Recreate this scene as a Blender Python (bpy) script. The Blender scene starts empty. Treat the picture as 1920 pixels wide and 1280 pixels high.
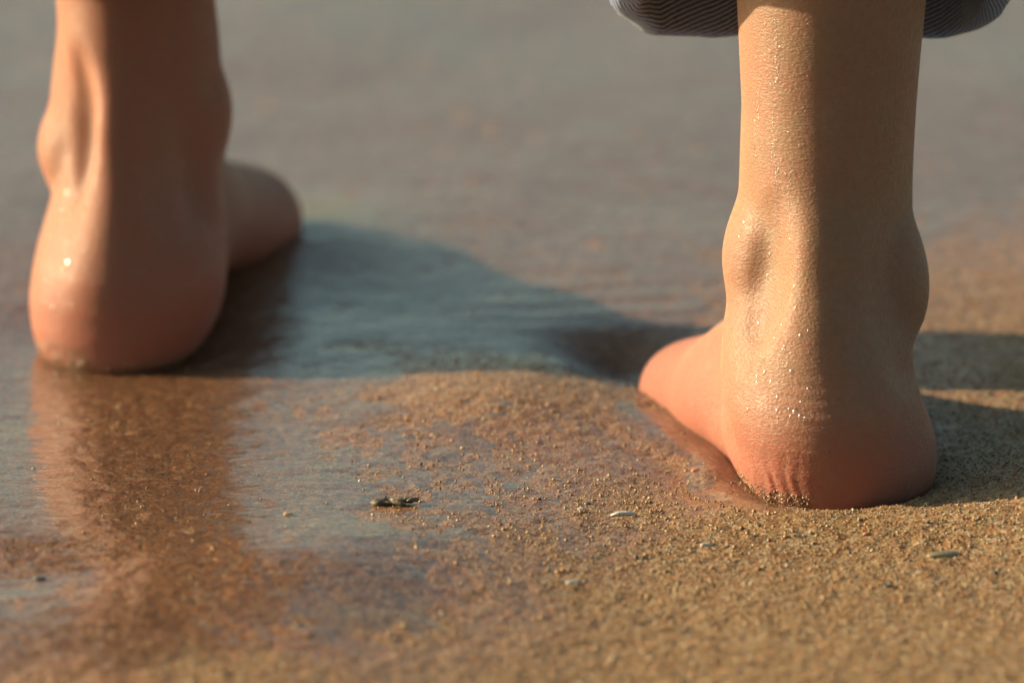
import bpy, math, random
import numpy as np
from mathutils import Vector, bvhtree

R = math.radians
rng = np.random.default_rng(7)
random.seed(7)
scene = bpy.context.scene
COL = scene.collection

# ------------------------------------------------------------------ camera
cam_d = bpy.data.cameras.new('camera')
cam = bpy.data.objects.new('camera', cam_d); COL.objects.link(cam)
cam.location = (0.0, -1.853, 0.609)
cam.rotation_euler = (R(90 - 16.5), 0, 0)
cam_d.lens = 200; cam_d.sensor_width = 36
cam_d.clip_start = 0.05; cam_d.clip_end = 2000
cam_d.dof.use_dof = True
cam_d.dof.focus_distance = 1.955
cam_d.dof.aperture_fstop = 6.3
cam_d.dof.aperture_blades = 0
scene.camera = cam

# ------------------------------------------------------------------ light
SUN_EL, SUN_AZ = 20.5, 9.8          # low sun from the left, a little ahead of the walker
to_sun = Vector((-math.cos(R(SUN_AZ)) * math.cos(R(SUN_EL)), math.sin(R(SUN_AZ)) * math.cos(R(SUN_EL)), math.sin(R(SUN_EL))))
world = bpy.data.worlds.new('World'); scene.world = world; world.use_nodes = True
wn = world.node_tree
sky = wn.nodes.new('ShaderNodeTexSky'); sky.sky_type = 'NISHITA'; sky.sun_disc = False
sky.sun_elevation = R(SUN_EL); sky.sun_rotation = math.atan2(to_sun.x, to_sun.y)
sky.air_density = 0.8; sky.dust_density = 2.5; sky.ozone_density = 0.6
bg = wn.nodes['Background']; bg.inputs['Strength'].default_value = 0.075
tint = wn.nodes.new('ShaderNodeMix'); tint.data_type = 'RGBA'; tint.blend_type = 'MULTIPLY'; tint.inputs[0].default_value = 1.0
tint.inputs[7].default_value = (0.98, 1.06, 0.80, 1)     # the camera's daylight balance
wn.links.new(sky.outputs[0], tint.inputs[6]); wn.links.new(tint.outputs[2], bg.inputs[0])
sun_d = bpy.data.lights.new('sun', 'SUN'); sun_d.energy = 5.0; sun_d.angle = R(0.6); sun_d.color = (1.0, 0.81, 0.53)
sun = bpy.data.objects.new('sun', sun_d); COL.objects.link(sun)
sun.rotation_euler = (-to_sun).to_track_quat('-Z', 'Y').to_euler()
scene.view_settings.view_transform = 'Standard'; scene.view_settings.look = 'None'
scene.view_settings.gamma = 1.0; scene.view_settings.use_curve_mapping = False
scene.view_settings.exposure = 1.32
scene.cycles.max_bounces = 7; scene.cycles.transmission_bounces = 4; scene.cycles.transparent_max_bounces = 8
scene.cycles.use_adaptive_sampling = True; scene.cycles.adaptive_threshold = 0.02

# ------------------------------------------------------------------ helpers
def link(name, mesh, mat=None, parent=None, smooth=True):
    o = bpy.data.objects.new(name, mesh); COL.objects.link(o)
    if mat is not None: mesh.materials.append(mat)
    if parent is not None: o.parent = parent
    if smooth: mesh.polygons.foreach_set('use_smooth', np.ones(len(mesh.polygons), dtype=bool))
    return o

def np_mesh(name, V, F):
    """V (n,3), F (m,k) with constant k"""
    me = bpy.data.meshes.new(name)
    V = np.asarray(V, dtype=np.float32); F = np.asarray(F, dtype=np.int32); k = F.shape[1]
    me.vertices.add(len(V)); me.vertices.foreach_set('co', V.ravel())
    me.loops.add(F.size); me.loops.foreach_set('vertex_index', F.ravel())
    me.polygons.add(len(F)); me.polygons.foreach_set('loop_start', np.arange(0, F.size, k, dtype=np.int32))
    me.polygons.foreach_set('loop_total', np.full(len(F), k, dtype=np.int32))
    me.update(calc_edges=True); me.validate()
    return me

def tag(o, label, cat, group=None):
    o['label'] = label; o['category'] = cat
    if group: o['group'] = group
    return o

def sstep(a, b, x):
    t = np.clip((x - a) / (b - a), 0, 1); return t * t * (3 - 2 * t)

class VNoise:
    """tiling value noise, numpy"""
    def __init__(s, seed): s.t = np.random.default_rng(seed).random((64, 64)) * 2 - 1
    def __call__(s, x, y):
        xi = np.floor(x).astype(int); yi = np.floor(y).astype(int); fx = x - xi; fy = y - yi
        fx = fx * fx * (3 - 2 * fx); fy = fy * fy * (3 - 2 * fy); t = s.t
        a = t[yi % 64, xi % 64]; b = t[yi % 64, (xi + 1) % 64]; c = t[(yi + 1) % 64, xi % 64]; d = t[(yi + 1) % 64, (xi + 1) % 64]
        return (a + (b - a) * fx) * (1 - fy) + (c + (d - c) * fx) * fy
n1, n2, n3, n4 = VNoise(1), VNoise(2), VNoise(3), VNoise(4)

# ------------------------------------------------------------------ node helpers
class NT:
    def __init__(s, name):
        s.m = bpy.data.materials.new(name); s.m.use_nodes = True; s.t = s.m.node_tree
        s.t.nodes.clear(); s.out = s.n('ShaderNodeOutputMaterial')
    def n(s, typ, **kw):
        nd = s.t.nodes.new(typ)
        for k, v in kw.items():
            if k == 'ins':
                for a, b in v.items(): s.set(nd, a, b)
            else: setattr(nd, k, v)
        return nd
    def set(s, nd, key, v):
        inp = nd.inputs[key]
        if hasattr(v, 'node'): s.t.links.new(v, inp)
        else: inp.default_value = v
    def math(s, op, a, b=0.0, clamp=False):
        nd = s.n('ShaderNodeMath', operation=op, use_clamp=clamp); s.set(nd, 0, a); s.set(nd, 1, b); return nd.outputs[0]
    def ramp(s, fac, stops, interp='LINEAR'):
        nd = s.n('ShaderNodeValToRGB'); cr = nd.color_ramp; cr.interpolation = interp
        while len(cr.elements) < len(stops): cr.elements.new(0.5)
        for e, (p, c) in zip(cr.elements, stops): e.position = p; e.color = (*c, 1) if len(c) == 3 else c
        s.set(nd, 0, fac); return nd.outputs[0]
    def mix(s, fac, a, b, mode='MIX'):
        nd = s.n('ShaderNodeMix', data_type='RGBA', blend_type=mode); s.set(nd, 0, fac); s.set(nd, 6, a); s.set(nd, 7, b); return nd.outputs[2]
    def maprange(s, v, a, b, c=0.0, d=1.0, smooth=True):
        nd = s.n('ShaderNodeMapRange', interpolation_type='SMOOTHSTEP' if smooth else 'LINEAR')
        s.set(nd, 0, v)
        for i, q in zip((1, 2, 3, 4), (a, b, c, d)): nd.inputs[i].default_value = q
        return nd.outputs[0]
    def coords(s, scale=(1, 1, 1), rot=(0, 0, 0)):
        tc = s.n('ShaderNodeTexCoord'); mp = s.n('ShaderNodeMapping')
        mp.inputs['Scale'].default_value = scale; mp.inputs['Rotation'].default_value = rot
        s.t.links.new(tc.outputs['Object'], mp.inputs[0]); return mp.outputs[0]
    def noise(s, vec, scale, detail=3.0, rough=0.5, out=0):
        nd = s.n('ShaderNodeTexNoise'); s.set(nd, 'Vector', vec); nd.inputs['Scale'].default_value = scale
        nd.inputs['Detail'].default_value = detail; nd.inputs['Roughness'].default_value = rough; return nd.outputs[out]
    def voro(s, vec, scale, feature='F1'):
        nd = s.n('ShaderNodeTexVoronoi', feature=feature); s.set(nd, 'Vector', vec); nd.inputs['Scale'].default_value = scale; return nd
    def bump(s, h, dist, strength=1.0, normal=None):
        nd = s.n('ShaderNodeBump'); s.set(nd, 'Height', h); nd.inputs['Distance'].default_value = dist; nd.inputs['Strength'].default_value = strength
        if normal is not None: s.set(nd, 'Normal', normal)
        return nd.outputs[0]

SAND_STOPS = [(0.0, (0.0343, 0.0233, 0.0148)), (0.10, (0.0936, 0.0524, 0.0246)), (0.28, (0.1872, 0.096, 0.0394)), (0.48, (0.2496, 0.1426, 0.0615)),
              (0.66, (0.2746, 0.1222, 0.0418)), (0.80, (0.2995, 0.1921, 0.0935)), (0.93, (0.3619, 0.2677, 0.1525)), (1.0, (0.4493, 0.3841, 0.2706))]

SAND_STOPS2 = [(0.0, (0.030, 0.026, 0.024)), (0.12, (0.085, 0.045, 0.026)), (0.30, (0.215, 0.095, 0.040)), (0.45, (0.200, 0.135, 0.058)), (0.60, (0.270, 0.120, 0.050)), (0.74, (0.215, 0.165, 0.085)), (0.88, (0.300, 0.215, 0.125)), (1.0, (0.330, 0.300, 0.245))]

def sand_material():
    t = NT('wet_sand')
    co = t.coords()
    wob = t.noise(co, 900, 2, 0.5, 1)
    va = t.n('ShaderNodeVectorMath', operation='MULTIPLY_ADD'); t.set(va, 0, wob); va.inputs[1].default_value = (0.0006,) * 3; t.set(va, 2, co)
    v1 = t.voro(va.outputs[0], 950); v2 = t.voro(va.outputs[0], 430)
    sep = t.n('ShaderNodeSeparateColor'); t.set(sep, 0, v1.outputs['Color'])
    sep2 = t.n('ShaderNodeSeparateColor'); t.set(sep2, 0, v2.outputs['Color'])
    c1 = t.ramp(sep.outputs[0], SAND_STOPS); c2 = t.ramp(sep2.outputs[1], SAND_STOPS2)
    col = t.mix(0.48, c1, c2)
    patch = t.noise(co, 22, 3)
    col = t.mix(t.maprange(patch, 0.3, 0.7, 0.0, 0.22), col, (0.143, 0.080, 0.037, 1), 'MIX')
    wet = t.n('ShaderNodeAttribute', attribute_name='wet').outputs['Fac']
    col = t.mix(wet, col, t.mix(1.0, col, (0.74, 0.52, 0.40, 1), 'MULTIPLY'))
    h1 = t.math('SUBTRACT', 1.0, v1.outputs['Distance']); h2 = t.math('SUBTRACT', 1.0, v2.outputs['Distance'])
    lump = t.noise(co, 260, 3)
    hh = t.math('ADD', t.math('MULTIPLY', h1, 0.55), t.math('ADD', t.math('MULTIPLY', h2, 0.5), t.math('MULTIPLY', lump, 0.9)))
    b = t.bump(hh, 0.0005, 0.85)
    cb = t.bump(t.math('ADD', t.math('MULTIPLY', hh, 0.6), lump), 0.00028, 0.8)
    p = t.n('ShaderNodeBsdfPrincipled')
    t.set(p, 'Base Color', col); t.set(p, 'Roughness', 0.62); t.set(p, 'Normal', b); t.set(p, 'IOR', 1.4)
    t.set(p, 'Coat Weight', t.math('ADD', t.math('MULTIPLY', wet, 0.95), 0.04)); p.inputs['Coat IOR'].default_value = 1.34
    t.set(p, 'Coat Roughness', t.maprange(wet, 0, 1, 0.32, 0.13)); t.set(p, 'Coat Normal', cb)
    t.t.links.new(p.outputs[0], t.out.inputs[0]); return t.m

def grain_material():
    t = NT('sand_grain')
    a = t.n('ShaderNodeAttribute', attribute_name='tone').outputs['Fac']
    col = t.ramp(a, SAND_STOPS)
    p = t.n('ShaderNodeBsdfPrincipled'); t.set(p, 'Base Color', col); t.set(p, 'Roughness', 0.33); p.inputs['IOR'].default_value = 1.5
    t.t.links.new(p.outputs[0], t.out.inputs[0]); return t.m

def water_material():
    t = NT('thin_water')
    co = t.coords(scale=(0.45, 1, 1), rot=(0, 0, R(8)))
    r = t.math('ADD', t.math('MULTIPLY', t.noise(co, 70, 2), 1.0), t.math('MULTIPLY', t.noise(co, 300, 3), 0.26))
    nb = t.bump(r, 0.0011, 0.85)
    geo = t.n('ShaderNodeNewGeometry')
    fr = t.n('ShaderNodeFresnel'); t.set(fr, 'IOR', t.maprange(geo.outputs['Backfacing'], 0, 1, 1.333, 0.75, False)); t.set(fr, 'Normal', nb)
    tr = t.n('ShaderNodeBsdfTransparent'); tr.inputs[0].default_value = (0.93, 0.94, 0.94, 1)
    gl = t.n('ShaderNodeBsdfGlossy'); t.set(gl, 'Roughness', t.maprange(t.noise(t.coords(), 30, 3), 0.35, 0.7, 0.035, 0.10)); t.set(gl, 'Normal', nb)
    mx = t.n('ShaderNodeMixShader'); t.set(mx, 0, fr.outputs[0]); t.t.links.new(tr.outputs[0], mx.inputs[1]); t.t.links.new(gl.outputs[0], mx.inputs[2])
    t.t.links.new(mx.outputs[0], t.out.inputs[0]); return t.m

def skin_material():
    t = NT('skin')
    co = t.coords()
    sx = t.n('ShaderNodeSeparateXYZ'); t.set(sx, 0, co)
    blot = t.noise(co, 38, 4); fine = t.noise(co, 420, 3, 0.6)
    base = t.mix(t.maprange(blot, 0.3, 0.7), (0.222, 0.132, 0.080, 1), (0.246, 0.126, 0.082, 1))
    base = t.mix(t.maprange(fine, 0.35, 0.7, 0.0, 0.22), base, (0.165, 0.074, 0.043, 1))
    hz = t.math('ADD', sx.outputs[2], t.math('MULTIPLY', t.math('SUBTRACT', blot, 0.5), 0.03))
    red = t.maprange(hz, 0.052, 0.004, 0.0, 0.85)
    base = t.mix(red, base, (0.27, 0.090, 0.064, 1))
    pat = t.noise(co, 85, 5, 0.65)
    base = t.mix(t.maprange(pat, 0.52, 0.75, 0.0, 0.45), base, (0.265, 0.100, 0.066, 1))
    base = t.mix(t.maprange(pat, 0.46, 0.28, 0.0, 0.35), base, (0.255, 0.165, 0.110, 1))
    base = t.mix(t.maprange(sx.outputs[0], 0.0, -0.08, 0.0, 0.48), base, (0.240, 0.084, 0.056, 1))   # left leg redder: red-brown of its shaded side put into the skin colour
    mole = t.voro(co, 26); mk = t.maprange(mole.outputs['Distance'], 0.018, 0.012)
    base = t.mix(t.math('MULTIPLY', mk, 0.7), base, (0.14, 0.06, 0.04, 1))
    # fine skin relief: cross-hatched furrows and horizontal wrinkles behind the ankle
    coz = t.coords(scale=(1, 1, 3.2)); w1 = t.noise(coz, 520, 3, 0.6)
    vr = t.voro(t.coords(scale=(1, 1, 1.6)), 900).outputs['Distance']
    wr = t.noise(t.coords(scale=(0.22, 0.22, 1)), 760, 2, 0.5)
    wm = t.math('MULTIPLY', t.maprange(sx.outputs[2], 0.015, 0.03), t.maprange(sx.outputs[2], 0.062, 0.045))
    hh = t.math('ADD', t.math('MULTIPLY', w1, 0.7), t.math('MULTIPLY', vr, 0.35))
    b = t.bump(hh, 0.0006, 0.85)
    b = t.bump(t.math('MULTIPLY', wr, wm), 0.0004, 0.5, b)
    p = t.n('ShaderNodeBsdfPrincipled')
    t.set(p, 'Base Color', base); t.set(p, 'Normal', b); t.set(p, 'Coat Normal', b); p.inputs['Specular IOR Level'].default_value = 0.36
    wet = t.maprange(t.noise(co, 60, 3), 0.42, 0.62)
    t.set(p, 'Roughness', t.maprange(fine, 0.3, 0.7, 0.42, 0.58)); p.inputs['IOR'].default_value = 1.36
    t.set(p, 'Coat Weight', t.math('MULTIPLY', wet, 0.14)); p.inputs['Coat Roughness'].default_value = 0.22; p.inputs['Coat IOR'].default_value = 1.33
    p.inputs['Subsurface Weight'].default_value = 1.0
    p.inputs['Subsurface Radius'].default_value = (1.0, 0.36, 0.20); p.inputs['Subsurface Scale'].default_value = 0.0075
    t.t.links.new(p.outputs[0], t.out.inputs[0]); return t.m

def denim_material():
    t = NT('denim')
    uv = t.n('ShaderNodeUVMap', uv_map='UVMap').outputs[0]
    mp = t.n('ShaderNodeMapping'); t.set(mp, 0, uv); mp.inputs['Rotation'].default_value = (0, 0, R(62))
    wv = t.n('ShaderNodeTexWave', wave_type='BANDS', bands_direction='X'); t.set(wv, 'Vector', mp.outputs[0])
    wv.inputs['Scale'].default_value = 215; wv.inputs['Distortion'].default_value = 0.9; wv.inputs['Detail'].default_value = 2; wv.inputs['Detail Scale'].default_value = 3
    ns = t.noise(uv, 700, 3, 0.7); big = t.noise(uv, 60, 3)
    f = t.math('ADD', t.math('MULTIPLY', wv.outputs['Fac'], 0.62), t.math('MULTIPLY', ns, 0.5))
    side = t.n('ShaderNodeAttribute', attribute_name='wrong_side').outputs['Fac']
    outc = t.ramp(f, [(0.25, (0.028, 0.050, 0.130)), (0.55, (0.095, 0.145, 0.300)), (0.85, (0.25, 0.31, 0.46))])
    inc = t.ramp(f, [(0.25, (0.016, 0.020, 0.034)), (0.5, (0.062, 0.068, 0.090)), (0.85, (0.25, 0.25, 0.27))])
    col = t.mix(side, outc, inc)
    col = t.mix(t.maprange(big, 0.4, 0.7, 0, 0.35), col, (0.080, 0.11, 0.19, 1))
    p = t.n('ShaderNodeBsdfPrincipled'); t.set(p, 'Base Color', col); t.set(p, 'Roughness', 0.9)
    p.inputs['Sheen Weight'].default_value = 0.25; p.inputs['Specular IOR Level'].default_value = 0.15
    t.set(p, 'Normal', t.bump(f, 0.0006, 0.9))
    t.t.links.new(p.outputs[0], t.out.inputs[0]); return t.m

def plain_material(name, c1, c2, scale, rough, bump=0.0003, coat=0.3):
    t = NT(name); co = t.coords(); ns = t.noise(co, scale, 4, 0.6)
    p = t.n('ShaderNodeBsdfPrincipled'); t.set(p, 'Base Color', t.ramp(ns, [(0.3, c1), (0.7, c2)])); p.inputs['Roughness'].default_value = rough
    t.set(p, 'Normal', t.bump(ns, bump, 0.8)); p.inputs['Coat Weight'].default_value = coat; p.inputs['Coat Roughness'].default_value = 0.12
    t.t.links.new(p.outputs[0], t.out.inputs[0]); return t.m

def drop_material():
    t = NT('water_drop')
    fr = t.n('ShaderNodeLayerWeight'); fr.inputs['Blend'].default_value = 0.35
    tr = t.n('ShaderNodeBsdfTransparent'); tr.inputs[0].default_value = (0.97, 0.96, 0.94, 1)
    gl = t.n('ShaderNodeBsdfGlossy'); gl.inputs['Roughness'].default_value = 0.20
    mx = t.n('ShaderNodeMixShader'); t.set(mx, 0, t.math('ADD', t.math('MULTIPLY', fr.outputs['Fresnel'], 0.25), 0.075)); t.t.links.new(tr.outputs[0], mx.inputs[1]); t.t.links.new(gl.outputs[0], mx.inputs[2])
    t.t.links.new(mx.outputs[0], t.out.inputs[0]); return t.m

M_SAND, M_GRAIN, M_WATER, M_SKIN, M_DENIM, M_DROP = sand_material(), grain_material(), water_material(), skin_material(), denim_material(), drop_material()

# ------------------------------------------------------------------ terrain
def gauss(x, y, cx, cy, sx, sy, a=0.0):
    c, s = math.cos(a), math.sin(a); dx = x - cx; dy = y - cy
    u = (dx * c + dy * s) / sx; v = (-dx * s + dy * c) / sy
    return np.exp(-(u * u + v * v))

def ground_smooth(x, y):
    x = np.asarray(x, float); y = np.asarray(y, float)
    near = np.exp(-(np.maximum(np.abs(x) - 0.3, 0) / 0.5) ** 2) * np.exp(-(np.maximum(y - 0.8, 0) / 0.5) ** 2) * np.exp(-(np.maximum(-0.3 - y, 0) / 0.3) ** 2)
    z = 0.0011 * n1(x * 9 + 3, y * 7) + 0.00035 * n2(x * 28, y * 20)
    # a shallow basin left of the right foot, falling towards the viewer and climbing again at its near edge
    wl = sstep(0.065, -0.085, x)
    yk = np.array([-0.6, -0.22, -0.15, -0.10, -0.05, 0.0, 0.05, 0.10, 0.15, 0.19, 0.25]); sk = np.array([0, 0, 0.02, 0.035, -0.02, -0.055, -0.055, -0.04, -0.01, 0, 0])
    yy = np.linspace(-0.6, 0.25, 1701); sl = np.interp(yy, yk, sk); hh = np.cumsum(sl) * (yy[1] - yy[0]); hh = hh - hh[-1]
    z = z + near * wl * np.interp(y, yy, hh)
    z = z + near * (
        -0.0085 * gauss(x, y, 0.113, 0.052, 0.046, 0.056)          # heel print, right foot
        - 0.0045 * gauss(x, y, 0.066, 0.150, 0.040, 0.045, 0.2)    # forefoot sunk in
        - 0.013 * gauss(x, y, 0.040, 0.192, 0.022, 0.022)         # toe hole
        + 0.0035 * gauss(x, y, 0.068, 0.050, 0.014, 0.050, 0.5)
        - 0.0015 * gauss(x, y, 0.052, 0.060, 0.010, 0.050, 0.5)
        + 0.0020 * gauss(x, y, 0.078, -0.004, 0.030, 0.012, -0.5)   # runnel beside the arch
        + 0.0055 * gauss(x, y, 0.000, 0.125, 0.050, 0.045)        # hump between the feet
        + 0.0135 * gauss(x, y, 0.205, 0.012, 0.050, 0.050)         # ridge pushed up beside the heel
        + 0.0045 * gauss(x, y, 0.125, -0.018, 0.060, 0.020)
        - 0.008 * gauss(x, y, -0.145, 0.225, 0.045, 0.055)        # left heel print
        + 0.0075 * gauss(x, y, -0.088, 0.345, 0.040, 0.045)
        - 0.0035 * gauss(x, y, -0.185, -0.090, 0.050, 0.028, 0.1)  # hollow, lower left
        + 0.0022 * gauss(x, y, -0.055, -0.075, 0.035, 0.035, 0.2))
    rr = np.sqrt(((x - 0.113) / 0.043) ** 2 + ((y - 0.048) / 0.053) ** 2)
    z = z + 0.0022 * np.exp(-((rr - 1.05) / 0.13) ** 2) * (0.8 + 0.4 * n2(x * 70, y * 70)) * sstep(0.09, 0.05, y)     # sand squeezed up round the heel
    return z

def ground_h(x, y):
    return ground_smooth(x, y) + 0.00028 * n3(x * 210, y * 210) + 0.00022 * n4(x * 470, y * 470)

def wetness(x, y):
    j = 0.035 * n1(x * 30, y * 22) + 0.02 * n2(x * 90, y * 60)
    w = sstep(-0.02, 0.16, y - 0.55 * x + 0.02 + j)                     # far side wet
    w = np.maximum(w, sstep(0.03, -0.06, x + j) * sstep(-0.24, -0.15, y + j))
    w = np.maximum(w, 0.9 * gauss(x, y, 0.064, 0.065, 0.022, 0.07, 0.5))
    w = np.maximum(w, 0.92 * sstep(0.085, 0.02, x + j) * sstep(-0.10, -0.02, y + j))
    w = w * (1 - 0.55 * gauss(x, y, 0.02, 0.125, 0.07, 0.035))
    w = w * (1 - 0.6 * gauss(x, y, 0.20, 0.20, 0.06, 0.10))
    return np.clip(w, 0, 1)

def film_t(x, y):
    """how far the water film stands above the sand (negative: it is below)"""
    j = n2(x * 60, y * 40)
    m = sstep(-0.055, -0.115, x + 0.014 * j) * sstep(-0.215, -0.165, y + 0.016 * j)           # basin round the left foot
    m = np.maximum(m, sstep(-0.01, -0.075, x + 0.02 * j + 0.25 * np.clip(y - 0.02, -0.1, 0)) * sstep(-0.200, -0.125, y + 0.016 * j))
    k = n1(x * 24 + 11, y * 13) + 0.5 * n2(x * 60, y * 33)
    far = sstep(0.165, 0.205, y + 0.25 * np.clip(x, -1, 0) + 0.01 * j) * (1 - 0.75 * sstep(0.06, 0.11, x + 0.02 * j) * (1 - sstep(0.26, 0.42, y)))
    m = np.maximum(m, far * np.clip(1.02 + 0.10 * k, 0, 1))
    m = np.maximum(m, gauss(x, y, 0.063, 0.075, 0.017, 0.062, 0.52) * 1.3)
    m = np.maximum(m, gauss(x, y, 0.077, 0.018, 0.013, 0.040, 0.45) * 1.3)
    m = np.maximum(m, gauss(x, y, 0.040, 0.192, 0.030, 0.028) * 1.4)
    fine = 0.26 * n3(x * 120, y * 75) + 0.16 * n4(x * 260, y * 170)
    cen = sstep(0.075, -0.025, x + 0.02 * j) * sstep(-0.135, -0.05, y + 0.02 * j) * (1 - 0.7 * gauss(x, y, 0.01, 0.135, 0.075, 0.035)) * (1 - sstep(0.19, 0.24, y))
    m = np.maximum(m, 0.71 * cen)                                                        # damp slope between the feet: water only in the dips
    m = np.clip(m * 1.06 + fine, 0, 1)
    rip = gauss(x, y, 0.028, 0.245, 0.045, 0.040, 0.1)
    return -0.0016 + 0.0021 * m + 0.00032 * rip * np.sin(2 * np.pi * (y - 0.18 * x + 0.004 * n3(x * 25, y * 25)) / 0.019)

def axis(a, b, step, far, grow=1.18):
    c = list(np.arange(a, b + step * 0.5, step)); s = step
    while c[-1] < far: s *= grow; c.append(c[-1] + s)
    s = step
    while c[0] > -far: s *= grow; c.insert(0, c[0] - s)
    return np.array(c)

def grid_mesh(name, xs, ys, fn):
    X, Y = np.meshgrid(xs, ys); Z = fn(X, Y); nx, ny = len(xs), len(ys)
    V = np.stack([X.ravel(), Y.ravel(), Z.ravel()], 1)
    i = (np.arange(ny - 1)[:, None] * nx + np.arange(nx - 1)[None]).ravel()
    return np_mesh(name, V, np.stack([i, i + 1, i + nx + 1, i + nx], 1)), X, Y

xs = axis(-0.30, 0.30, 0.0016, 400.0); ys = axis(-0.30, 0.60, 0.0016, 400.0)
me, X, Y = grid_mesh('beach', xs, ys, ground_h)
at = me.attributes.new('wet', 'FLOAT', 'POINT'); at.data.foreach_set('value', wetness(X, Y).ravel().astype(np.float32))
beach = link('beach_ground', me, M_SAND); beach['kind'] = 'structure'
xs = np.arange(-0.46, 0.4601, 0.0025); ys = np.arange(-0.30, 1.30, 0.0025)
me, X, Y = grid_mesh('film', xs, ys, lambda x, y: ground_smooth(x, y) + film_t(x, y) - 0.02 * sstep(0.9, 1.25, y) - 0.02 * sstep(0.33, 0.45, np.abs(x)) * (y < 0.0))
film = link('water_film', me, M_WATER); film['kind'] = 'structure'

# ------------------------------------------------------------------ the person: implicit surface -> one skin
def surface_nets(f, lo, hi, h):
    nx, ny, nz = [int(math.ceil((hi[i] - lo[i]) / h)) + 1 for i in range(3)]
    gx = lo[0] + h * np.arange(nx); gy = lo[1] + h * np.arange(ny); gz = lo[2] + h * np.arange(nz)
    F = np.empty((nx, ny, nz), np.float32)
    for k in range(0, nz, 24):
        A, B, C = np.meshgrid(gx, gy, gz[k:k + 24], indexing='ij'); F[:, :, k:k + 24] = f(A, B, C)
    S = F < 0
    acc = np.zeros((nx - 1, ny - 1, nz - 1, 3), np.float32); cnt = np.zeros((nx - 1, ny - 1, nz - 1), np.float32)
    cor = [(a, b, c) for a in (0, 1) for b in (0, 1) for c in (0, 1)]
    sl = lambda A, c: A[c[0]:A.shape[0] - 1 + c[0], c[1]:A.shape[1] - 1 + c[1], c[2]:A.shape[2] - 1 + c[2]]
    for p in cor:
        for ax in range(3):
            if p[ax]: continue
            q = list(p); q[ax] = 1
            fa, fb = sl(F, p), sl(F, q); m = (fa < 0) != (fb < 0)
            tt = np.where(m, fa / np.where(m, fa - fb, 1), 0)
            for d in range(3): acc[..., d] += np.where(m, p[d] + (tt if d == ax else 0), 0)
            cnt += m
    act = cnt > 0; idx = np.full(act.shape, -1, np.int64); idx[act] = np.arange(act.sum())
    ii = np.argwhere(act); V = np.array(lo) + h * (ii + acc[act] / cnt[act][:, None])
    Q = []
    for ax in range(3):
        b, c = (ax + 1) % 3, (ax + 2) % 3
        s0 = [slice(1, -1)] * 3; s0[ax] = slice(0, -1); s1 = list(s0); s1[ax] = slice(1, None)
        A, B = S[tuple(s0)], S[tuple(s1)]; ch = np.argwhere(A != B)
        if not len(ch): continue
        flip = A[tuple(ch.T)]; base = ch.copy(); base[:, b] += 1; base[:, c] += 1
        def cell(db, dc):
            w = base.copy(); w[:, b] -= db; w[:, c] -= dc; return idx[tuple(w.T)]
        q = np.stack([cell(1, 1), cell(0, 1), cell(0, 0), cell(1, 0)], 1)
        q[~flip] = q[~flip][:, ::-1]; Q.append(q)
    Q = np.concatenate(Q); Q = Q[(Q >= 0).all(1)]
    for _ in range(2):                                  # pull the vertices on to the surface
        e = h * 0.3; v = V.T; f0 = f(*v)
        g = np.stack([f(v[0] + e, v[1], v[2]) - f0, f(v[0], v[1] + e, v[2]) - f0, f(v[0], v[1], v[2] + e) - f0], 1) / e
        V = V - np.clip(f0 / np.maximum((g * g).sum(1), 0.2), -h, h)[:, None] * g
    return V, Q

def smin(a, b, k):
    h = np.clip(0.5 + 0.5 * (b - a) / k, 0, 1); return b + (a - b) * h - k * h * (1 - h)
def smax(a, b, k): return -smin(-a, -b, k)
def ell(x, y, z, c, r, rotz=0.0, lean=0.0):
    dx, dy, dz = x - c[0], y - c[1], z - c[2]
    if rotz: cs, sn = math.cos(rotz), math.sin(rotz); dx, dy = dx * cs + dy * sn, -dx * sn + dy * cs
    dx = dx - lean * dz
    k0 = np.sqrt((dx / r[0]) ** 2 + (dy / r[1]) ** 2 + (dz / r[2]) ** 2); k1 = np.sqrt((dx / r[0] ** 2) ** 2 + (dy / r[1] ** 2) ** 2 + (dz / r[2] ** 2) ** 2) + 1e-9
    return k0 * (k0 - 1) / k1
def cone(x, y, z, a, b, ra, rb):
    ax, ay, az = a; bx, by, bz = b[0] - ax, b[1] - ay, b[2] - az; L = bx * bx + by * by + bz * bz
    t = np.clip(((x - ax) * bx + (y - ay) * by + (z - az) * bz) / L, 0, 1)
    return np.sqrt((x - ax - t * bx) ** 2 + (y - ay - t * by) ** 2 + (z - az - t * bz) ** 2) - (ra + (rb - ra) * t)
def chain(x, y, z, pts, k=0.01):
    d = None
    for p, q in zip(pts[:-1], pts[1:]):
        c = cone(x, y, z, p[:3], q[:3], p[3], q[3]); d = c if d is None else smin(d, c, k)
    return d

def smooth_table(T):
    T = np.array(T, float); zz = np.linspace(T[0, 0], T[-1, 0], 400)
    out = [zz]
    for c in range(1, T.shape[1]):
        v = np.interp(zz, T[:, 0], T[:, c]); kk = np.hanning(15); kk /= kk.sum()
        vp = np.concatenate([np.full(7, v[0]), v, np.full(7, v[-1])]); out.append(np.convolve(vp, kk, 'valid'))
    return np.array(out)

# depth profile of heel, tendon and shin, measured from the back of the heel: z, back, front
DEPTH = np.array([(-0.030, 0.030, 0.060), (-0.016, 0.016, 0.064), (-0.008, 0.007, 0.066), (0.0, 0.0025, 0.066), (0.010, 0.0005, 0.068), (0.020, 0.0, 0.070),
                  (0.032, 0.0022, 0.072), (0.045, 0.0065, 0.076), (0.060, 0.0115, 0.082), (0.075, 0.0148, 0.086), (0.092, 0.0165, 0.088), (0.110, 0.0165, 0.089),
                  (0.130, 0.0145, 0.090), (0.165, 0.009, 0.092), (0.20, 0.003, 0.095), (0.25, -0.005, 0.10), (0.33, -0.012, 0.106)])

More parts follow.
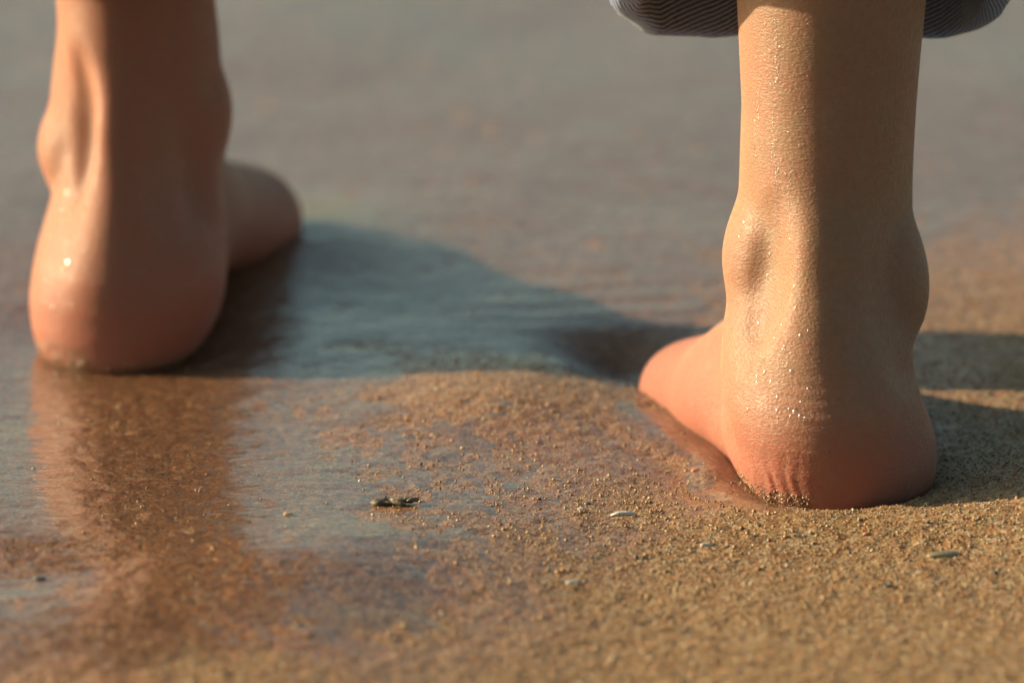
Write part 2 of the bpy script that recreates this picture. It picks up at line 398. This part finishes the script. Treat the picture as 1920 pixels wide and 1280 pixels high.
def make_leg_sdf(P):
    T = smooth_table(P['table'])
    def f(x, y, z):
        zz = np.clip(z, T[0][0], T[0][-1])
        xl = np.interp(zz, T[0], T[1]); xr = np.interp(zz, T[0], T[2])
        yb = np.interp(z, DEPTH[:, 0], DEPTH[:, 1]) + P['y0'] + P['lean'] * np.maximum(z - 0.05, 0)
        yf = np.interp(z, DEPTH[:, 0], DEPTH[:, 2]) + P['y0'] + P['lean'] * np.maximum(z - 0.05, 0)
        cx = (xl + xr) / 2; a = (xr - xl) / 2; cy = yb + (yf - yb) * 0.52
        dy = y - cy; b = np.where(dy < 0, cy - yb, yf - cy)
        yn = dy / b
        # towards the back the section narrows to the tendon, whose line is off centre
        egg = P['egg'] * sstep(0.025, 0.06, z) * (1 - 0.85 * sstep(0.085, 0.15, z))
        back = np.clip(-yn, 0, 1.2)
        cxx = cx + (P['xa'] - cx) * back ** 1.6 * sstep(0.0, 0.05, z) * 0.8
        xn = (x - cxx) / (a * (1 - egg * back ** 1.3))
        rho = np.sqrt(xn * xn + yn * yn + 1e-9)
        d = (rho - 1) * np.minimum(a, b) * 0.92
        # close the sole
        d = smax(d, (-0.0165 + P['z0'] - z), 0.012)
        # Achilles tendon
        ya = lambda zq: np.interp(zq, DEPTH[:, 0], DEPTH[:, 1]) + P['y0'] + P['lean'] * max(zq - 0.05, 0)
        q = P.get('ra', 1.0)
        pts = [(P['xa'] + P.get('xab', 0), ya(0.03) + 0.014 * q, 0.030, 0.0135 * q)] + [(P['xa'], ya(zq) + r_ * q + 0.0003, zq, r_ * q) for zq, r_ in ((0.055, 0.0095), (0.085, 0.0088))] + [(P['xa'], ya(0.115) + 0.0185 * q, 0.115, 0.0140 * q), (P['xa'], ya(0.17) + 0.034, 0.17, 0.021)]
        d = smin(d, chain(x, y, z, pts, 0.006), P.get('ka', 0.010))
        for pts in P['chains']: d = smin(d, chain(x, y, z, pts, 0.012), P.get('kf', 0.015))
        for pts in P['toes']: d = smin(d, chain(x, y, z, pts, 0.006), 0.006)
        for c, r, rz, ln, kk in P['hollows']: d = smax(d, -ell(x, y, z, c, r, rz, ln), kk)
        for c, r, rz, ln in P['bumps']: d = smin(d, ell(x, y, z, c, r, rz, ln), 0.008)
        if 'folds' in P: d = d + P['folds'](x, y, z)
        return d
    return f

def right_folds(x, y, z):
    # pinched folds of skin on the inner edge of the heel pad
    m = np.exp(-((z - 0.004) / 0.011) ** 2) * np.exp(-((x - 0.0930) / 0.0075) ** 2) * (y < 0.05)
    u = x + 0.16 * (z - 0.003) + 0.0009 * np.sin(z * 330 + x * 180)
    s = np.sin(2 * np.pi * u / 0.0047) + 0.45 * np.sin(2 * np.pi * u / 0.0029 + 1.0)
    m2 = np.exp(-((z - 0.008) / 0.014) ** 2) * np.exp(-((x - 0.100) / 0.016) ** 2) * (y < 0.05)
    lines = 0.0003 * m * s + 0.00010 * m2 * np.sin(2 * np.pi * (u - 0.25 * z) / 0.0026 + 3 * np.sin(z * 260))
    wr = 0.00022 * np.sin(2 * np.pi * (z + 0.03 * (x - 0.11)) / 0.0042) * np.exp(-((z - 0.036) / 0.013) ** 2) * np.exp(-((x - 0.102) / 0.012) ** 2) * (y < 0.04)
    return lines + wr

RIGHT = dict(y0=0.0, z0=0.0, lean=0.14, xa=0.1055, xab=0.005, egg=0.30, ka=0.016, ra=1.22, folds=right_folds,
    table=[(-0.020, 0.105, 0.127), (-0.013, 0.098, 0.134), (-0.0098, 0.0915, 0.1405), (-0.006, 0.0855, 0.1445), (0, 0.0812, 0.1475), (0.006, 0.0785, 0.1482), (0.0157, 0.0765, 0.147), (0.0235, 0.0742, 0.1442),
           (0.0313, 0.0730, 0.1415), (0.039, 0.0725, 0.1395), (0.0468, 0.0728, 0.1393), (0.0543, 0.0738, 0.1395), (0.0618, 0.0755, 0.1396), (0.069, 0.0778, 0.1396), (0.0766, 0.079, 0.1395),
           (0.084, 0.079, 0.1395), (0.0914, 0.0788, 0.1395), (0.10, 0.079, 0.1394), (0.11, 0.0796, 0.1397), (0.128, 0.0802, 0.1405), (0.1465, 0.0797, 0.1418), (0.165, 0.0791, 0.1434),
           (0.20, 0.077, 0.147), (0.25, 0.073, 0.153), (0.33, 0.067, 0.159)],
    chains=[[(0.101, 0.060, 0.012, 0.026), (0.0835, 0.107, 0.007, 0.0215), (0.0660, 0.150, -0.004, 0.0195)],
            [(0.124, 0.060, 0.006, 0.022), (0.117, 0.115, 0.000, 0.019), (0.106, 0.158, -0.008, 0.016)],
            [(0.109, 0.070, 0.045, 0.027), (0.099, 0.100, 0.022, 0.0225), (0.084, 0.148, -0.003, 0.018)]],
    toes=[[(0.067, 0.162, -0.006, 0.0145), (0.069, 0.186, -0.014, 0.0115), (0.071, 0.203, -0.026, 0.0095)],
          [(0.082, 0.166, -0.008, 0.010), (0.084, 0.190, -0.014, 0.0085), (0.086, 0.204, -0.026, 0.007)],
          [(0.092, 0.164, -0.009, 0.0095), (0.095, 0.184, -0.015, 0.008), (0.097, 0.196, -0.026, 0.007)],
          [(0.101, 0.160, -0.010, 0.009), (0.105, 0.177, -0.016, 0.0078), (0.107, 0.188, -0.026, 0.0068)],
          [(0.109, 0.154, -0.011, 0.0085), (0.114, 0.169, -0.017, 0.0074), (0.116, 0.178, -0.026, 0.0066)]],
    hollows=[((0.0850, 0.0252, 0.0765), (0.0054, 0.0090, 0.0200), 0.45, 0.12, 0.010), ((0.1385, 0.024, 0.066), (0.007, 0.011, 0.024), -0.5, -0.10, 0.010)],
    bumps=[((0.0828, 0.052, 0.0790), (0.0088, 0.0135, 0.0155), 0.2, 0.15), ((0.1360, 0.052, 0.068), (0.0088, 0.0135, 0.0185), -0.2, -0.1)])

LEFT = dict(y0=0.168, z0=0.0, lean=0.14, xa=-0.1480, xab=-0.002, egg=0.42,
    table=[(-0.020, -0.1585, -0.1405), (-0.0126, -0.1660, -0.1380), (-0.0084, -0.1735, -0.1290), (-0.002, -0.1785, -0.1180), (0.0063, -0.1808, -0.1130), (0.0168, -0.1815, -0.1095), (0.0272, -0.1803, -0.1070),
           (0.0377, -0.178, -0.1073), (0.048, -0.1748, -0.1085), (0.056, -0.1725, -0.1095), (0.0624, -0.171, -0.11), (0.0685, -0.1705, -0.110), (0.0786, -0.1705, -0.1098), (0.0888, -0.1705, -0.1097), (0.099, -0.1705, -0.1095),
           (0.109, -0.1706, -0.1099), (0.119, -0.1708, -0.111), (0.129, -0.1714, -0.1118), (0.165, -0.173, -0.109), (0.2, -0.176, -0.106), (0.25, -0.181, -0.10), (0.33, -0.187, -0.095)],
    chains=[[(-0.136, 0.228, 0.016, 0.025), (-0.1285, 0.280, 0.024, 0.0180), (-0.1045, 0.338, 0.010, 0.0210)],
            [(-0.155, 0.228, 0.008, 0.022), (-0.160, 0.288, 0.004, 0.018), (-0.150, 0.332, 0.001, 0.016)],
            [(-0.141, 0.240, 0.050, 0.027), (-0.133, 0.280, 0.036, 0.0225), (-0.118, 0.330, 0.015, 0.0185)]],
    toes=[[(-0.104, 0.348, 0.003, 0.0145), (-0.106, 0.372, -0.006, 0.0115), (-0.108, 0.389, -0.019, 0.0095)],
          [(-0.120, 0.352, 0.001, 0.010), (-0.122, 0.376, -0.006, 0.0085), (-0.124, 0.390, -0.018, 0.007)],
          [(-0.130, 0.348, 0.0, 0.0095), (-0.133, 0.369, -0.007, 0.008), (-0.135, 0.382, -0.018, 0.007)],
          [(-0.140, 0.344, -0.001, 0.009), (-0.143, 0.362, -0.008, 0.0078), (-0.145, 0.373, -0.018, 0.0068)],
          [(-0.149, 0.338, -0.002, 0.0085), (-0.153, 0.353, -0.009, 0.0074), (-0.155, 0.362, -0.018, 0.0066)]],
    hollows=[((-0.1645, 0.193, 0.086), (0.0085, 0.015, 0.027), -0.5, -0.05, 0.008), ((-0.1135, 0.196, 0.074), (0.007, 0.011, 0.022), 0.5, 0.08, 0.012)],
    bumps=[((-0.1660, 0.228, 0.0840), (0.0072, 0.013, 0.026), 0.2, 0.10), ((-0.1700, 0.226, 0.0690), (0.0082, 0.0125, 0.0125), 0.2, 0.0), ((-0.1160, 0.232, 0.0785), (0.0095, 0.014, 0.017), -0.2, 0.1)])

person = bpy.data.objects.new('person', None); COL.objects.link(person)
person.location = (-0.015, 0.12, 0.0); person.empty_display_size = 0.1
tag(person, 'barefoot person in rolled-up blue jeans standing on wet sand, seen from behind', 'person')
INV = -Vector(person.location)
def shift(V): return np.asarray(V) + np.array(INV)

fR, fL = make_leg_sdf(RIGHT), make_leg_sdf(LEFT)
VR, QR = surface_nets(fR, (0.030, -0.012, -0.044), (0.176, 0.226, 0.300), 0.0014)
VL, QL = surface_nets(fL, (-0.204, 0.152, -0.038), (-0.070, 0.412, 0.280), 0.0016)
def upper(x, y, z):
    d = chain(x, y, z, [(0.110, 0.075, 0.27, 0.040), (0.102, 0.135, 0.46, 0.050), (0.082, 0.185, 0.83, 0.080)], 0.02)
    d = smin(d, chain(x, y, z, [(-0.140, 0.225, 0.26, 0.040), (-0.130, 0.250, 0.46, 0.050), (-0.085, 0.205, 0.83, 0.080)], 0.02), 0.03)
    return smin(d, ell(x, y, z, (0, 0.195, 0.90), (0.165, 0.105, 0.12)), 0.05)
VU, QU = surface_nets(upper, (-0.22, 0.02, 0.20), (0.22, 0.36, 1.06), 0.010)
VB = np.concatenate([VR, VL, VU]); QB = np.concatenate([QR, QL + len(VR), QU + len(VR) + len(VL)])
body = link('body', np_mesh('body', shift(VB), QB), M_SKIN, person)
body['label'] = 'bare wet legs and feet, heels sunk in the sand'
skin_tree = bvhtree.BVHTree.FromPolygons([tuple(v) for v in np.concatenate([VR, VL])], [tuple(int(i) for i in q) for q in np.concatenate([QR, QL + len(VR)])])

# ------------------------------------------------------------------ jeans
def sweep(name, rings, us, vs, wrong=None, closed=True):
    """rings (nr, n, 3) -> quad mesh with UVs; us (n+1) arc length, vs (nr) or (nr, n+1)"""
    nr, n = rings.shape[:2]; V = rings.reshape(-1, 3); F = []; UV = []
    for r in range(nr - 1):
        for i in range(n):
            j = (i + 1) % n
            F.append((r * n + i, r * n + j, (r + 1) * n + j, (r + 1) * n + i))
            UV += [(us[i], vs[r]), (us[i + 1], vs[r]), (us[i + 1], vs[r + 1]), (us[i], vs[r + 1])]
    me = np_mesh(name, shift(V), F)
    uv = me.uv_layers.new(name='UVMap'); uv.data.foreach_set('uv', np.array(UV, np.float32).ravel())
    if wrong is not None:
        a = me.attributes.new('wrong_side', 'FLOAT', 'POINT'); a.data.foreach_set('value', np.repeat(np.array(wrong, np.float32), n))
    return me

NC = 120
TH = np.linspace(0, 2 * np.pi, NC, endpoint=False)
def cuff(cx, cy, ax, ay, rim, lean, seed):
    """turned-up hem: inner wall, rounded fold, outer wall, folded top edge"""
    wob = VNoise(seed)
    ca, sa = np.cos(TH), np.sin(TH)
    ex = 3.0 + 5.0 * sstep(-0.1, 0.4, sa); sq = (np.abs(ca) ** ex + np.abs(sa) ** ex) ** (-1 / ex)
    prof, wrong = [], []
    for t in np.linspace(0, 1, 16): prof.append((-0.0050, 0.075 * (1 - t) + 0.005)); wrong.append(1)
    for t in np.linspace(0, math.pi, 11)[1:-1]: prof.append((0.0015 - 0.0065 * math.copysign(abs(math.cos(t)) ** 0.6, math.cos(t)), 0.005 - 0.0060 * math.sin(t) ** 0.7)); wrong.append(1 if t < 0.5 else 0.0)
    for t in np.linspace(0, 1, 14): prof.append((0.0080 + 0.002 * math.sin(t * 3.1), 0.005 + 0.043 * t)); wrong.append(0)
    for t in np.linspace(0, math.pi, 7)[1:]: prof.append((0.0055 + 0.0025 * math.cos(t), 0.048 + 0.0025 * math.sin(t))); wrong.append(0)
    prof.append((0.0015, 0.040)); wrong.append(0)
    rings = []
    for k, (dr, dz) in enumerate(prof):
        w = 0.0040 * wob(TH * 2.2 + 5, np.full(NC, dz * 30)) + 0.0018 * wob(TH * 7, np.full(NC, dz * 70 + 9)) + 0.0006 * wob(TH * 23, np.full(NC, dz * 160 + 2))
        w = w * np.sin(TH / 2) ** 0.3
        zc = rim(TH) + dz
        rings.append(np.stack([cx + (ax * sq + dr + w) * ca, cy + (ay * sq + dr + w) * sa + lean * (zc - 0.15), zc + 0.0020 * wob(TH * 2.6, np.full(NC, 3.3)) + 0.0007 * wob(TH * 11, np.full(NC, 8.1))], 1))
    rings = np.array(rings); us = np.linspace(0, 2 * math.pi * ax, NC + 1)
    pl = np.cumsum([0] + [math.hypot(prof[i + 1][0] - prof[i][0], prof[i + 1][1] - prof[i][1]) for i in range(len(prof) - 1)])
    return sweep('cuff', rings, us, pl, wrong)

def flat(th):
    ex = 3.0 + 5.0 * sstep(-0.1, 0.4, np.sin(th)); return np.sin(th) * (np.abs(np.cos(th)) ** ex + np.abs(np.sin(th)) ** ex) ** (-1 / ex)
rim_r = lambda th: 0.1725 - 0.034 * flat(th)
rim_l = lambda th: 0.156 - 0.004 * np.sin(th)
def trouser_leg(rim, c0, c1, c2, r0, r1, r2, seed):
    wob = VNoise(seed); rings = []; vs = []
    for t in np.linspace(0, 1, 46):
        z0 = rim(TH) + 0.030; z = z0 + (0.86 - z0) * t
        q = 2 * t if t < .5 else 2 * t - 1
        A, B, ra, rb = (c0, c1, r0, r1) if t < .5 else (c1, c2, r1, r2)
        cx = A[0] + (B[0] - A[0]) * q; cy = A[1] + (B[1] - A[1]) * q; rx = ra[0] + (rb[0] - ra[0]) * q; ry = ra[1] + (rb[1] - ra[1]) * q
        w = 0.004 * wob(TH * 1.6, np.full(NC, t * 17)) * min(1, 0.2 + t * 5)
        rings.append(np.stack([cx + (rx + w) * np.cos(TH), cy + (ry + w) * np.sin(TH), z], 1)); vs.append(t * 0.7)
    return np.array(rings), np.array(vs)
parts = []
for args in ((rim_r, (0.106, 0.068), (0.103, 0.140), (0.080, 0.190), (0.0625, 0.0545), (0.072, 0.075), (0.092, 0.110), 31),
             (rim_l, (-0.1425, 0.212), (-0.130, 0.245), (-0.082, 0.205), (0.0610, 0.0560), (0.072, 0.075), (0.092, 0.110), 32)):
    rg, vs = trouser_leg(*args); nr = len(rg); n = NC
    F = [(r * n + i, r * n + (i + 1) % n, (r + 1) * n + (i + 1) % n, (r + 1) * n + i) for r in range(nr - 1) for i in range(n)]
    U = [uv for r in range(nr - 1) for i in range(n) for uv in ((i * .0036, vs[r]), ((i + 1) * .0036, vs[r]), ((i + 1) * .0036, vs[r + 1]), (i * .0036, vs[r + 1]))]
    parts.append((rg.reshape(-1, 3), np.array(F), U))
VH, QH = surface_nets(lambda x, y, z: ell(x, y, z, (0, 0.197, 0.90), (0.185, 0.128, 0.15)), (-0.2, 0.05, 0.73), (0.2, 0.34, 1.07), 0.012)
parts.append((VH, QH, [(VH[i][0], VH[i][2]) for q in QH for i in q]))
off = 0; Vs, Fs, Us = [], [], []
for v, f, u in parts: Vs.append(v); Fs.append(f + off); Us += u; off += len(v)
jm = np_mesh('jeans', shift(np.concatenate(Vs)), np.concatenate(Fs))
uv = jm.uv_layers.new(name='UVMap'); uv.data.foreach_set('uv', np.array(Us, np.float32).ravel())
jeans = link('jeans', jm, M_DENIM, person); jeans['label'] = 'faded blue denim jeans rolled up above the ankles'
link('cuff', cuff(0.106, 0.065, 0.0635, 0.0550, rim_r, 0.10, 21), M_DENIM, jeans)
link('cuff', cuff(-0.1425, 0.210, 0.0610, 0.0560, rim_l, 0.05, 22), M_DENIM, jeans)

# ------------------------------------------------------------------ water beads on the skin
def uv_ball(nu=10, nv=6):
    V = [(0, 0, 1)]; F = []
    for j in range(1, nv):
        a = math.pi * j / nv
        for i in range(nu): b = 2 * math.pi * i / nu; V.append((math.sin(a) * math.cos(b), math.sin(a) * math.sin(b), math.cos(a)))
    V.append((0, 0, -1)); last = len(V) - 1
    for i in range(nu):
        k = (i + 1) % nu; F.append((0, 1 + i, 1 + k))
        for j in range(nv - 2):
            a, b = 1 + j * nu, 1 + (j + 1) * nu; F += [(a + i, b + i, b + k), (a + i, b + k, a + k)]
        F.append((last, 1 + (nv - 2) * nu + k, 1 + (nv - 2) * nu + i))
    return np.array(V, float), np.array(F)
BV, BF = uv_ball()
def beads(spots, name, flat=0.30):
    Vs, Fs, off = [], [], 0
    for (x, z, y0, r, st) in spots:
        hit = skin_tree.ray_cast(Vector((x, y0, z)), Vector((0, 1, 0)))
        if hit[0] is None: continue
        n = hit[1].normalized()
        if n.y > 0: n = -n
        t1 = n.cross(Vector((0, 0, 1))).normalized(); t2 = n.cross(t1)
        Bm = np.array([t1 * r, t2 * r * st, n * r * flat])
        Vs.append(BV @ Bm + np.array(hit[0])); Fs.append(BF + off); off += len(BV)
    o = link(name, np_mesh(name, shift(np.concatenate(Vs)), np.concatenate(Fs)), M_DROP, person); o['kind'] = 'stuff'; return o
sp = []
def trickle(x0, z0, x1, z1, n, r, y0):
    for i in range(n):
        t = i / max(1, n - 1); sp.append((x0 + (x1 - x0) * t + random.gauss(0, .00035), z0 + (z1 - z0) * t, y0, r * random.uniform(.6, 1.2), random.uniform(1, 2.2)))
trickle(0.0905, 0.1440, 0.0880, 0.141, 6, 0.0007, -0.1); trickle(0.0845, 0.137, 0.0832, 0.112, 44, 0.00050, -0.1)
trickle(0.0895, 0.165, 0.0905, 0.1445, 26, 0.00045, -0.1); trickle(0.0890, 0.130, 0.0912, 0.090, 60, 0.00045, -0.1); trickle(0.0950, 0.118, 0.0945, 0.088, 44, 0.0004, -0.1)
for x, z, r in ((.0955, .0475, .0011), (.0968, .0345, .0013), (.0985, .0335, .0009), (.1005, .0322, .0016), (.0948, .0350, .0008), (.0915, .0060, .0008), (.0875, .0000, .0016), (.0895, -.0012, .0018), (.0925, -.0015, .0010), (.0858, .0012, .0010),
                (.0970, .0095, .0007), (.0945, .0080, .0007), (.0985, .0595, .0009), (.0930, .0550, .0007), (.0800, .0900, .0008), (.0760, .0925, .0008), (.0785, .0850, .0006), (.1062, .0300, .0006)):
    sp.append((x, z, -0.1, r, random.uniform(1, 1.4)))
for _ in range(80):
    x = random.uniform(0.078, 0.103); z = random.uniform(0.0, 0.165); sp.append((x, z, -0.1, random.uniform(.00025, .0007), random.uniform(1, 1.8)))
for x, z, r in ((-.1648, .0375, .0017), (-.1655, .0440, .0010), (-.1640, .0510, .0008), (-.1690, .0525, .0008), (-.1665, .0585, .0008), (-.1705, .0200, .0013), (-.1690, -.0010, .0022), (-.1735, .0030, .0012), (-.1670, .0060, .0010),
                (-.1700, .0000, .0015), (-.1640, -.0010, .0017), (-.1755, .0010, .0014), (-.1600, -.0015, .0014), (-.1725, .0035, .0012), (-.1720, .0640, .0009), (-.1580, .0430, .0008)):
    sp.append((x, z, 0.05, r, random.uniform(1, 1.5)))
for _ in range(50): sp.append((random.uniform(-.176, -.155), random.uniform(0, .06), 0.05, random.uniform(.0003, .0007), random.uniform(1, 1.6)))
beads(sp, 'water_drops')

# ------------------------------------------------------------------ loose sand grains
OCT = np.array([(1, 0, 0), (-1, 0, 0), (0, 1, 0), (0, -1, 0), (0, 0, 1), (0, 0, -1)], float)
OF = np.array([(0, 2, 4), (2, 1, 4), (1, 3, 4), (3, 0, 4), (2, 0, 5), (1, 2, 5), (3, 1, 5), (0, 3, 5)])
def inside_skin(P):
    keep = np.ones(len(P), bool)
    for f, lo, hi in ((fR, (0.02, -0.02), (0.18, 0.24)), (fL, (-0.21, 0.14), (-0.06, 0.42))):
        m = (P[:, 0] > lo[0]) & (P[:, 0] < hi[0]) & (P[:, 1] > lo[1]) & (P[:, 1] < hi[1])
        if m.any(): keep[m] &= f(P[m, 0], P[m, 1], P[m, 2]) > 0.0002
    return keep
def grains(P, r, name, parent=None):
    n = len(P)
    Q = rng.normal(size=(n, 4)); Q /= np.linalg.norm(Q, axis=1)[:, None]; w, a, b, c = Q.T
    Rm = np.stack([1 - 2 * (b * b + c * c), 2 * (a * b - c * w), 2 * (a * c + b * w), 2 * (a * b + c * w), 1 - 2 * (a * a + c * c), 2 * (b * c - a * w),
                   2 * (a * c - b * w), 2 * (b * c + a * w), 1 - 2 * (a * a + b * b)], 1).reshape(n, 3, 3)
    S = OCT[None] * (r[:, None] * rng.uniform(0.65, 1.25, (n, 3)))[:, None, :] * rng.uniform(0.85, 1.15, (n, 6, 1))
    V = np.einsum('nij,nkj->nki', Rm, S) + P[:, None, :]
    F = OF[None] + (np.arange(n) * 6)[:, None, None]
    me = np_mesh(name, V.reshape(-1, 3), F.reshape(-1, 3))
    at = me.attributes.new('tone', 'FLOAT', 'POINT'); at.data.foreach_set('value', np.repeat(rng.random(n), 6).astype(np.float32))
    o = link(name, me, M_GRAIN, parent, smooth=False); o['kind'] = 'stuff'; return o
N = 165000
gx = rng.uniform(-0.20, 0.22, N); gy = -0.22 + 0.52 * rng.random(N) ** 1.2
wv = wetness(gx, gy); keep = rng.random(N) < np.clip(1.02 - 0.90 * wv, 0.0, 1)
keep &= ~((film_t(gx, gy) > 0.0001) & (rng.random(N) < 0.9))
gx, gy = gx[keep], gy[keep]; r = np.clip(rng.lognormal(math.log(0.00028), 0.42, len(gx)), 0.00014, 0.0010)
P = np.stack([gx, gy, ground_h(gx, gy) + r * 0.25], 1); k = inside_skin(P)
sg = grains(P[k], r[k], 'sand_grains')
tag(sg, 'coarse loose sand grains strewn over the beach', 'sand')
# grains sticking to the lower edge of the heels
rows = []
for (x0, x1, z0, z1, y0, n) in ((0.079, 0.102, -0.0060, 0.0035, -0.1, 620), (-0.181, -0.158, -0.0050, 0.0065, 0.05, 420), (0.100, 0.149, -0.0080, -0.0010, -0.1, 520), (-0.165, -0.108, -0.0060, 0.0015, 0.05, 420)):
    for _ in range(n):
        h_ = skin_tree.ray_cast(Vector((random.uniform(x0, x1), y0, z0 + (z1 - z0) * random.random() ** 1.6)), Vector((0, 1, 0)))
        if h_[0] is not None: rows.append(tuple(h_[0]))
if rows:
    rows = np.array(rows) + np.array(INV); cg = grains(rows, rng.uniform(0.0002, 0.0006, len(rows)), 'clinging_sand', person)

# ------------------------------------------------------------------ small things lying on the sand
M_SHELL = plain_material('shell_white', (0.30, 0.27, 0.23), (0.50, 0.48, 0.43), 900, 0.35)
M_TAN = plain_material('pebble_tan', (0.26, 0.16, 0.085), (0.38, 0.27, 0.16), 700, 0.4)
M_DARK = plain_material('pebble_dark', (0.02, 0.022, 0.025), (0.07, 0.065, 0.06), 700, 0.3, coat=0.6)
M_RED = plain_material('brick_grain', (0.30, 0.07, 0.03), (0.48, 0.15, 0.06), 700, 0.45)
M_WEED = plain_material('wet_weed', (0.035, 0.026, 0.016), (0.15, 0.095, 0.05), 900, 0.5, 0.0012, 0.35)
M_GREEN = plain_material('pebble_olive', (0.12, 0.115, 0.065), (0.22, 0.20, 0.12), 700, 0.4)

def chip(name, x, y, L, W, H, rot, mat, label, cat, seed, group=None, curve=0.0, sink=0.36):
    rg = np.random.default_rng(seed); nu, nv = 18, 10; V, F = uv_ball(nu, nv)
    nn = VNoise(seed); ang = np.arctan2(V[:, 1], V[:, 0])
    s = 1 + 0.16 * nn(ang * 1.4 + 7, V[:, 2] * 2) + 0.10 * nn(V[:, 0] * 3 + 20, V[:, 1] * 3 + V[:, 2] * 2)
    V = V * s[:, None]; V = np.sign(V) * np.abs(V) ** 0.85
    V = V * np.array([L / 2, W / 2, H / 2]); V[:, 2] -= curve * (V[:, 0] / (L / 2)) ** 2
    o = link(name, np_mesh(name, V, F), mat)
    o.location = (x, y, float(ground_h(x, y)) + H * (0.5 - sink)); o.rotation_euler = (random.uniform(-.1, .1), random.uniform(-.08, .08), rot)
    return tag(o, label, cat, group)

SH = 'shell fragments on the sand'
chip('shell_fragment', 0.0382, -0.0097, 0.0088, 0.0022, 0.0018, 0.20, M_SHELL, 'longest slim white shell splinter, left of the right heel', 'shell', 41, SH, 0.0004)
chip('shell_fragment', 0.0654, -0.0397, 0.0045, 0.0018, 0.0014, 0.45, M_SHELL, 'short white shell splinter in front of and left of the right heel', 'shell', 42, SH)
chip('shell_fragment', 0.0202, -0.0823, 0.0048, 0.0022, 0.0016, 0.35, M_SHELL, 'white shell splinter nearest the bottom centre of the picture', 'shell', 43, SH)
chip('shell_fragment', 0.0237, -0.0060, 0.0030, 0.0016, 0.0012, 0.10, M_SHELL, 'tiny white shell chip just left of the longest splinter', 'shell', 44, SH)
chip('shell_fragment', 0.1443, -0.0510, 0.0105, 0.0036, 0.0020, 0.25, M_GREEN, 'flat olive-grey shell fragment on the bare sand below the right heel', 'shell', 45, SH)
chip('pebble', 0.0641, 0.0443, 0.0030, 0.0022, 0.0014, 0.1, M_RED, 'brick-red pebble in the wet runnel beside the right heel', 'pebble', 46, 'pebbles on the sand')
chip('pebble', -0.1543, -0.0923, 0.0040, 0.0024, 0.0016, -0.2, M_DARK, 'small black pebble in the hollow at lower left', 'pebble', 47, 'pebbles on the sand', sink=0.15)
chip('pebble', -0.0755, -0.0299, 0.0034, 0.0024, 0.0018, 0.3, M_TAN, 'small tan pebble on the wet sheen beside the left leg reflection', 'pebble', 48, 'pebbles on the sand')
chip('pebble', 0.1240, -0.0800, 0.0034, 0.0022, 0.0016, 0.0, M_DARK, 'small dark pebble on the bare sand at lower right', 'pebble', 49, 'pebbles on the sand')
chip('pebble', 0.0260, 0.0010, 0.0024, 0.0020, 0.0016, 0.0, M_DARK, 'tiny black pebble behind the tiny white shell chip', 'pebble', 50, 'pebbles on the sand')
chip('pebble', 0.1196, -0.0319, 0.0022, 0.0018, 0.0012, 0.2, M_RED, 'small reddish pebble right below the right heel', 'pebble', 51, 'pebbles on the sand')
# scrap of seaweed: a few crumpled blades and a knot, one mesh
Vs, Fs, off = [], [], 0
V0, F0 = uv_ball(12, 7)
for i, (dx, dy, L, W, H, a) in enumerate(((0, 0, 0.0095, 0.0034, 0.0026, 0.1), (-0.0035, -0.0008, 0.0060, 0.0030, 0.0030, 0.5), (0.0040, 0.0010, 0.0075, 0.0022, 0.0024, 0.25), (0.0015, -0.0014, 0.0050, 0.0020, 0.0030, -0.4), (0.0060, 0.0002, 0.0040, 0.0014, 0.0016, 0.3))):
    nn = VNoise(60 + i); s = 1 + 0.35 * nn(V0[:, 0] * 3 + 9, V0[:, 1] * 3 + V0[:, 2] * 2 + 9)
    v = V0 * s[:, None] * np.array([L / 2, W / 2, H / 2]); c, s_ = math.cos(a), math.sin(a)
    v = np.stack([v[:, 0] * c - v[:, 1] * s_ + dx, v[:, 0] * s_ + v[:, 1] * c + dy, v[:, 2] + 0.0002 * i], 1); Vs.append(v); Fs.append(F0 + off); off += len(v)
wd = link('seaweed_scrap', np_mesh('seaweed_scrap', np.concatenate(Vs), np.concatenate(Fs)), M_WEED)
wd.scale = (1.15, 1.1, 0.9); wd.location = (-0.0408, -0.0123, float(ground_h(-0.0408, -0.0123)) + 0.0008)
tag(wd, 'dark crumpled scrap of seaweed on the wet sand between the feet', 'seaweed')
